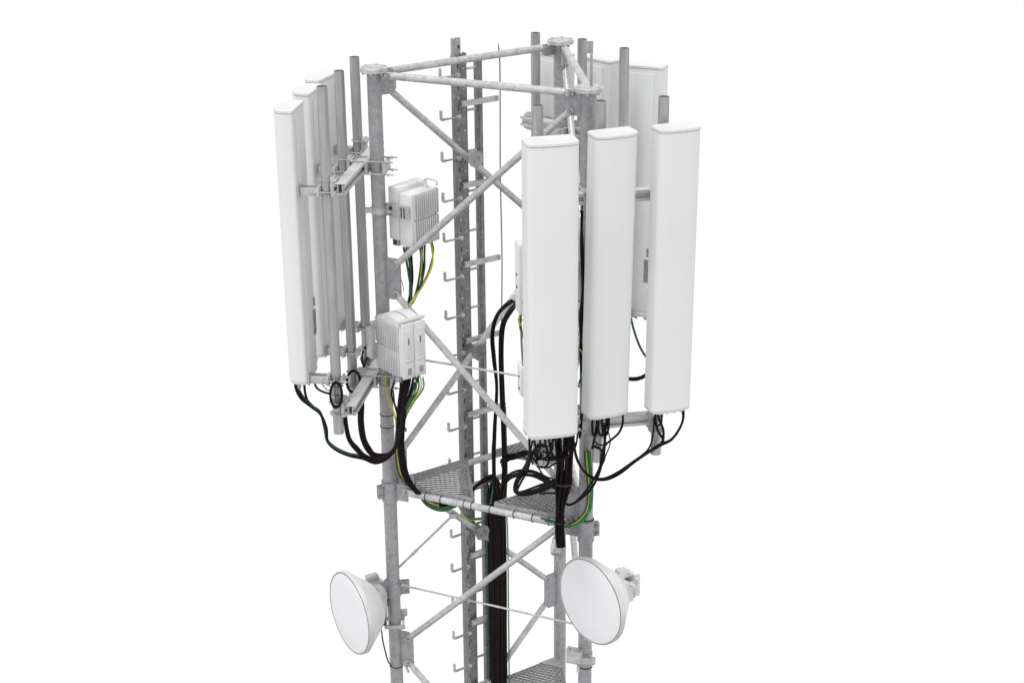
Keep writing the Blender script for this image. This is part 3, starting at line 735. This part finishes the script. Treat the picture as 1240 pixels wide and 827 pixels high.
for i, (cx, cy, rx, ry, Y0) in enumerate(((655, 547, 9, 9, -1.02), (657, 556, 8, 10, -1.0), (650, 551, 6, 6, -1.04))):
    P = []
    for q in range(44): 
        a = q/44*2*math.pi*1.9; P.append(at(cx+rx*math.cos(a)*(1-.1*q/44), cy+ry*math.sin(a), Y0+.03*math.sin(a*.5)))
    b2 = MB(); b2.tube(P, .0062, 8); tag(b2.build('cable', M_black, loc=P[0]), 'small %s coil of thin cable under the frontmost panel' % ('upper', 'lower', 'inner')[i], 'cable')
for i, x in enumerate((641, 647, 654, 660, 665, 669)):
    cable('jumper leaving the bottom sockets of the frontmost panel', [(x, 524, -1.33), (x, 533, -1.33), (x+random.uniform(-2, 2), 543, -1.22), (x+random.uniform(-5, 7), 551, -1.1), (x+8, 557, -1.0), (x+16, 553, -.95)] if i else [(641, 524, -1.33), (641, 536, -1.33), (641, 548, -1.2), (639, 560, -.9), (636, 570, -.6)], .0072, M_black, 'jumpers leaving the bottom of the frontmost panel')
# middle front panel tails
cable('black tail from the right end of the middle front panel', [(754, 500, -1.05), (754, 512, -1.05), (750, 523, -1.03), (742, 531, -1.01), (733, 539, -1.0), (729, 550, -.98), (726, 566, -.97), (718, 582, -.93), (708, 596, -.9), (699, 606, -.86)], .0075)
for i, (xa, xb) in enumerate(((717, 723), (723, 733), (729, 736))):
    cable('short black jumper looping tight below the middle front panel', [(xa, 502, -1.05), (xa, 512, -1.05), ((xa+xb)/2-2, 525, -1.04), ((xa+xb)/2+2, 526, -1.03), (xb+1, 516, -1.02), (xb+1, 502, -1.0)], .008, M_brown if i % 2 else M_black, 'jumpers looping below the middle front panel')
cable('thin black wire down the left side of the middle pole foot', [(722, 515, -1.03), (720, 530, -1.02), (717, 543, -1.0)], .007)
cable('thin black wire curving across the middle pole foot', [(719, 533, -1.03), (725, 538, -1.03), (731, 539, -1.03)], .005)
for j, c0 in enumerate((0, 1)):
    cable('black cable down the right side of the middle pole foot', [(731+2*c0, 512, -1.02), (732+c0, 530, -1.02), (731+c0, 545, -1.0), (732-c0, 555, -.99), (727, 566, -.97), (720, 578, -.94)], .007, M_black, 'cables right of the middle pole foot')
# right front panel tails
for j in range(2):
    cable('long black tail sagging from the rightmost front panel to the bundle', [(826+j, 490, -.98), (827, 507, -.98), (822-j, 521, -.97), (812, 532+j, -.97), (799, 538.5+j, -.96), (784, 547+1.6*j, -.95), (768, 558+2*j, -.94), (750, 571+2*j, -.93), (733, 579+1.6*j, -.92), (718, 578+1.6*j, -.92), (706, 568+j, -.92), (698, 553, -.92), (695, 535, -.92)], .0078, M_black, 'long sagging tails of the rightmost front panel', .003)
for i, x in enumerate((793, 797)):
    cable('short black jumper behind the foot of the rightmost panel', [(x, 492, -.98), (x+.5, 505, -.98), (x+3+3*i, 520, -.96), (803, 532, -.96), (800, 538, -.95)], .0085, M_brown, 'jumpers at the foot of the rightmost panel')
cable('thin black wire falling left of the rightmost pole foot', [(792, 500, -.95), (791.5, 520, -.95), (789, 535, -.95), (784, 545, -.95), (776, 552, -.95)], .006)
cable('thin black wire falling right of the rightmost pole foot', [(801, 500, -.93), (801, 512, -.94), (796, 516, -.95)], .006)
# rear right panel tails seen in the gap
cable('grey-black tail falling behind the right gap between front panels', [(764, 385, .55), (768, 401, .5), (775, 420, .45), (784, 434, .4), (796, 445, .35)], .0085, M_dgreen)
for j in range(2): cable('black cable curving level behind the right gap between front panels', [(798, 440, .4), (786, 450+j*2, .42), (777, 456+j*2, .44), (766, 458+2*j, .46), (750, 456+j, .5), (735, 450, .5)], .009, M_black, 'cables curving behind the right gap')
# earth wires in the gap between front panels
cable('green earth wire bowed in the gap between left two front panels', [(698, 420, -.9), (704, 425, -.9), (707, 436, -.9), (706, 450, -.9), (701, 464, -.9)], .006, M_green)
cable('yellow earth wire bowed in the gap between left two front panels', [(698, 421, -.92), (703, 424, -.92), (706, 431, -.92), (707, 445, -.92)], .004, M_yellow)
# earth wires down the right front leg
for j, mt in enumerate((M_dgreen, M_yellow, M_green, M_green, M_green)):
    cable('%s earth wire strapped down the right front leg to the ring tube' % ('yellow' if mt is M_yellow else 'green'), [(708+1.6*j, 545, -.79), (709+1.6*j, 560, -.79), (711+1.5*j, 583, -.79), (712+1.4*j, 600, -.79), (709+1.6*j, 616, -.79), (702+1.3*j, 627+.6*j, -.79), (692, 633+1.0*j, -.78), (682, 633.5+1.0*j, -.72), (668, 630+.7*j, -.66), (655, 627+.6*j, -.6)][:(10 if j in (0, 4) else 8)], .0058, mt, '%s earth wires on the right front leg' % ('yellow' if mt is M_yellow else 'green'), .0025)
cable('green wire tucked under the front ring tube', [(655, 628, -.6), (640, 625.5, -.5), (618, 621, -.4), (604, 618, -.33)], .005, M_green)

# left sector cables
def ell(cx, cy, rx, ry, Y, n_, turns, label, r=.0065, m=None, dY=.012):
    P = []
    N = int(30*turns)
    for q in range(N):
        a = q/30*2*math.pi; s_ = 1+.06*math.sin(q*.37); P.append(at(cx+rx*s_*math.cos(a), cy+ry*s_*math.sin(a), Y+dY*(q/30-turns/2)))
    b = MB(); b.tube(P, r, 8); return tag(b.build('cable_coil', m or M_black, loc=at(cx, cy+ry, Y)), label, 'cable coil', 'cable coils hung on the left poles')
ell(407, 478, 7, 15, -.62, 0, 4, 'oval black cable coil strapped on the nearest left pole')
ell(428, 462, 8, 13, -.14, 0, 4, 'oval brown-black cable coil on the middle left pole', m=M_brown)
ell(446, 433, 8, 13, .36, 0, 3, 'oval black cable coil on the left pole beside the leg')
for i, (x, y, Y, w_) in enumerate(((407, 468, -.64, 9), (407, 478, -.64, 9), (407, 487, -.64, 9), (446, 424, .34, 8), (446, 433, .34, 8), (446, 441, .34, 8))):
    o = MB().tube([at(x-w_, y-.5, Y), at(x, y+.8, Y-.012), at(x+w_, y-.5, Y)], .003, 6).build('cable_tie', M_black, loc=at(x, y, Y))
    tag(o, 'thin black tie across the coil on the %s' % ('nearest left pole' if i < 3 else 'left pole beside the leg'), 'cable tie', 'ties across the coil on the %s' % ('nearest left pole' if i < 3 else 'left pole beside the leg'))
# tails of nearest left panel
swoop = [(440, 553, -.5), (455, 558, -.48), (468, 554, -.45), (478, 542, -.42), (484, 522, -.4), (487, 500, -.38), (489, 480, -.36), (492, 460, -.36)]
for j in range(3):
    cable('black cable from under the nearest left panel, swinging to the lower radio box', [(358+j*.6, 455, -.45), (358.5+j, 468, -.45), (364+j, 482-j, -.45), (376, 492-j, -.47), (388, 502-1.5*j, -.5), (395.5-j, 518, -.5), (397.5-j, 535-j, -.5), (407, 544.5-j, -.5), (423, 551-j, -.5)]+[(x, y+2-1.2*j, Y) for x, y, Y in swoop], .0092, M_dgreen if j == 2 else M_black, 'cables swinging from nearest left panel', .004)
cable('black tail joining from the far bottom corner of the nearest left panel', [(368, 456, -.40), (369, 472, -.4), (372, 484, -.43), (379, 492, -.46), (386, 499, -.5)], .0085, M_black)
cable('thin black cable looping from the nearest left panel bracket to its pole', [(380, 448, -.3), (380, 460, -.32), (384, 470, -.38), (393, 475, -.45), (403, 477, -.5)], .0075)
cable('grey thin cable looping behind the nearest left pole', [(386, 452, -.28), (389, 463, -.3), (395, 471, -.35), (402, 474, -.4)], .005, M_clamp)
for j in range(3):
    cable('black cable dropping right of the nearest left pole into the swoop', [(417+j, 495, -.5), (417.5+j, 512, -.5), (422+j, 531, -.5), (431+j, 544-j, -.5)]+[(x+j*.5, y-1.3*j, Y) for x, y, Y in swoop], .0094, M_brown if j % 2 else M_black, 'cables dropping beside the nearest left pole', .0045)
for j in range(4):
    cable('black cable dropping behind the lower channel beam into the swoop', [(434+1.7*j, 470, .0), (435+1.6*j, 490, -.1), (435+1.6*j, 510, -.2), (438+1.5*j, 530, -.3), (444+1.3*j, 545-j, -.38), (455, 554-1.6*j, -.42)]+[(x+.8*j, y-1.6*j, Y) for x, y, Y in swoop[2:]], .0094, M_brown if j % 2 else M_black, 'cables dropping behind the lower left beam', .0045)
cable('thin tail from the middle left pole coil', [(430, 475, -.12), (437, 485, -.1), (442, 480, -.05)], .006, M_brown)
# bundle under lower radio box and down to the ring
for j in range(6):
    cable('black cable bundled under the lower radio box and down to the left grating', [(484+4.5*j, 455, -.36-.02*(j % 2)), (485+3.5*j, 468, -.37), (484+2.2*j, 485, -.38), (482+1.6*j, 505, -.38), (481+1.6*j, 530, -.36), (483+1.3*j, 555, -.33), (490+1.2*j, 578, -.28), (502+j, 595+.2*j, -.22), (517+j, 607-.3*j, -.12), (533, 613-.6*j, 0), (548, 614-.5*j, .1), (560, 606-.4*j, .2), (568, 598, .25)], .0095, M_black if j % 2 else M_brown, 'bundle below the lower radio box', .005)
cable('yellow-green earth wire down the front of the left leg', [(467, 450, -.14), (468, 470, -.14), (471, 487, -.15), (477, 500, -.2), (480, 515, -.2), (480, 545, -.18), (483, 565, -.16), (490, 582, -.16), (496, 588, -.15)], .0062, M_yellow)
cable('green earth wire beside the yellow one on the left leg', [(476, 470, -.2), (478, 490, -.22), (481, 505, -.25), (479, 530, -.2), (479, 553, -.18), (483, 573, -.16), (492, 588, -.15)], .0055, M_dgreen)
for j, mt in enumerate((M_dgreen, M_green, M_dgreen, M_yellow, M_green)):
    nm = {id(M_dgreen): 'dark green', id(M_green): 'bright green', id(M_yellow): 'yellow'}[id(mt)]
    cable('%s wire hanging at the right under the lower radio box' % nm, [(500+3*j, 456, -.40), (501+2.9*j, 470, -.4), (494+1.6*j, 488, -.39), (487+.8*j, 508, -.37), (485+.5*j, 528, -.35)], .0055, mt, '%s wires under the lower radio box' % nm)
# under the left ring tube
for j, mt in enumerate((M_dgreen, M_green, M_dgreen, M_green)):
    nm = 'dark green' if mt is M_dgreen else 'bright green'
    cable('%s wire sagging under the left part of the ring tube' % nm, [(508+j, 600, -.2), (515+j, 610-j, -.15), (527, 617-1.3*j, -.08), (540, 618-1.2*j, 0), (552, 612-j, .1)], .0062, mt, '%s wires under the ring tube' % nm)
cable('yellow wire sagging under the left part of the ring tube', [(511, 602, -.22), (520, 608, -.16), (531, 612, -.1)], .0055, M_yellow)
for j, mt in enumerate((M_green, M_dgreen, M_yellow)):
    nm = ('bright green', 'dark green', 'yellow')[j]
    cable('%s wire sagging from the strut clamp towards the ladder rail' % nm, [(556, 612+j, .15), (562, 622+j, .18), (570, 627.5+j*.8, .2), (583, 627+j, .24)], .0055, mt)
# upper radio box tails
for j in range(4):
    cable('black tail from the upper radio box down behind the lower one', [(489+3*j, 300, -.08), (493+2.2*j, 318, -.1), (496+1.2*j, 335, -.12), (496.5+j, 350, -.14), (495+.8*j, 366, -.16), (492, 378, -.18)], .008, M_black if j % 2 else M_dgreen, 'tails of the upper radio box', .006)
for j in range(3):
    cable('dark green tail in the middle below the upper radio box', [(508+3*j, 293, -.02), (509+2.6*j, 310, -.04), (509.5+2*j, 325, -.05), (508+1.4*j, 340, -.08), (504+j, 355, -.12), (498, 368, -.15)], .0075, M_dgreen, 'green tails below the upper radio box', .005)
for j, mt in enumerate((M_yellow, M_yellow, M_green)):
    cable('%s earth wire bowed out right below the upper radio box' % ('yellow' if mt is M_yellow else 'green'), [(521+j, 292, .02), (523+j, 303, .0), (524-j, 318, -.02), (519-j, 333, -.05), (511-1.2*j, 348, -.1), (503-j, 360, -.15), (496-j, 370, -.2)], .0045, mt, '%s earth wires below the upper radio box' % ('yellow' if mt is M_yellow else 'green'))
cable('yellow sheathed lead beside the middle green tails', [(510, 300, -.06), (510.5, 320, -.07), (509, 336, -.08)], .0045, M_yellow)
cable('thin grey wire hanging right of the left leg gusset', [(483, 333, -.05), (487, 342, -.05), (489, 352, -.05)], .003, M_clamp)
# dish cable and loose end at the frontmost panel
cable('thin green lead hanging from the left dish down its leg', [(462, 762, -.22), (463.5, 775, -.2), (467, 790, -.16), (470, 800, -.13), (474, 806, -.12)], .0055, M_dgreen)
cable('stiff grey stub tied to the left leg at the bottom', [(488, 799, -.1), (491, 805, -.12), (495, 814, -.14)], .009, M_brace)
for j, mt in enumerate((M_green, M_dgreen)): cable('%s lead hanging at the frontmost panel\'s left edge' % ('bright green', 'dark green')[j], [(635, 360, -.95), (631+j, 375, -.93), (629+1.5*j, 390, -.92), (631+j, 402, -.9), (635, 412, -.9)], .006, mt)
cable('yellow lead end at the frontmost panel\'s left edge', [(629, 383, -.97), (628, 388, -.97), (630, 394, -.97)], .007, M_yellow)
cable('grey lead dropping beside the frontmost panel\'s left edge', [(631, 400, -.92), (632, 425, -.9), (634, 450, -.9)], .007, M_rail)

# extra slack: tangled thin leads and bundle ties
def band(px, py, Y, ax, R, label):
    c = at(px, py, Y); b = MB(); b.lathe(c-V(ax).normalized()*.006, V(ax), [(0, R-.004), (0, R), (.012, R), (.012, R-.004)], 20)
    tag(b.build('bundle_tie', M_dark, loc=c), label, 'cable tie')
band(683, 585, -.87, (.05, .1, 1), .058, 'black tie round the drop bundle below the frontmost panel')
band(678, 632, -.80, (.05, .1, 1), .036, 'black tie round the drop bundle just above the junction box')
band(486.5, 520, -.37, (.05, 0, 1), .034, 'black tie round the bundle beside the left leg')
for pts, lab, r in (
    ([(700, 521, -1.0), (697, 540, -.98), (688, 552, -1.0), (676, 556, -1.02), (667, 548, -1.03), (668, 536, -1.03)], 'loose black lead curling across the top of the drop bundle', .006),
    ([(646, 530, -1.1), (643, 545, -1.08), (649, 560, -1.04), (662, 566, -1.0), (674, 560, -.97)], 'slack black lead hanging lowest among the coils under the frontmost panel', .0058),
    ([(672, 530, -1.1), (664, 540, -1.08), (652, 541, -1.06), (643, 550, -1.0), (645, 562, -.96)], 'slack black lead crossing the coils under the frontmost panel', .0058),
    ([(478, 460, -.3), (474, 476, -.3), (479, 492, -.32), (486, 505, -.34)], 'black lead curving out left under the lower radio box', .0065),
    ([(447, 428, .3), (441, 442, .2), (436, 456, .1), (436, 472, 0), (439, 486, -.05)], 'black lead hanging between the middle pole and the left leg', .007),
    ([(736, 520, -1.0), (739, 535, -1.0), (735, 548, -.99), (731, 556, -.98)], 'frayed tie end sticking out at the middle pole foot', .004),
    ([(622, 549, .2), (632, 553, .05), (642, 557, -.1), (652, 566, -.3), (658, 575, -.45), (672, 580, -.6), (684, 578, -.8)], 'thin dark lead bridging the thick loop and the drop bundle', .006),
    ([(612, 612, .2), (622, 604, .1), (640, 600, -.1), (658, 597, -.35), (672, 597, -.6)], 'dark lead lying low on the right grating', .0075)):
    cable(lab, pts, r)

# leads and clamps glimpsed between the first two front panels
cable('dark lead running down behind the gap between the left two front panels', [(705, 250, -.93), (704, 300, -.9), (706, 360, -.88), (703, 420, -.88), (705, 480, -.9), (702, 530, -.9)], .009, M_brown)
cable('thinner lead twisting beside it in the gap between the left two front panels', [(703, 255, -.93), (707, 330, -.93), (702, 390, -.9), (707, 450, -.92), (704, 520, -.95)], .006, M_black)
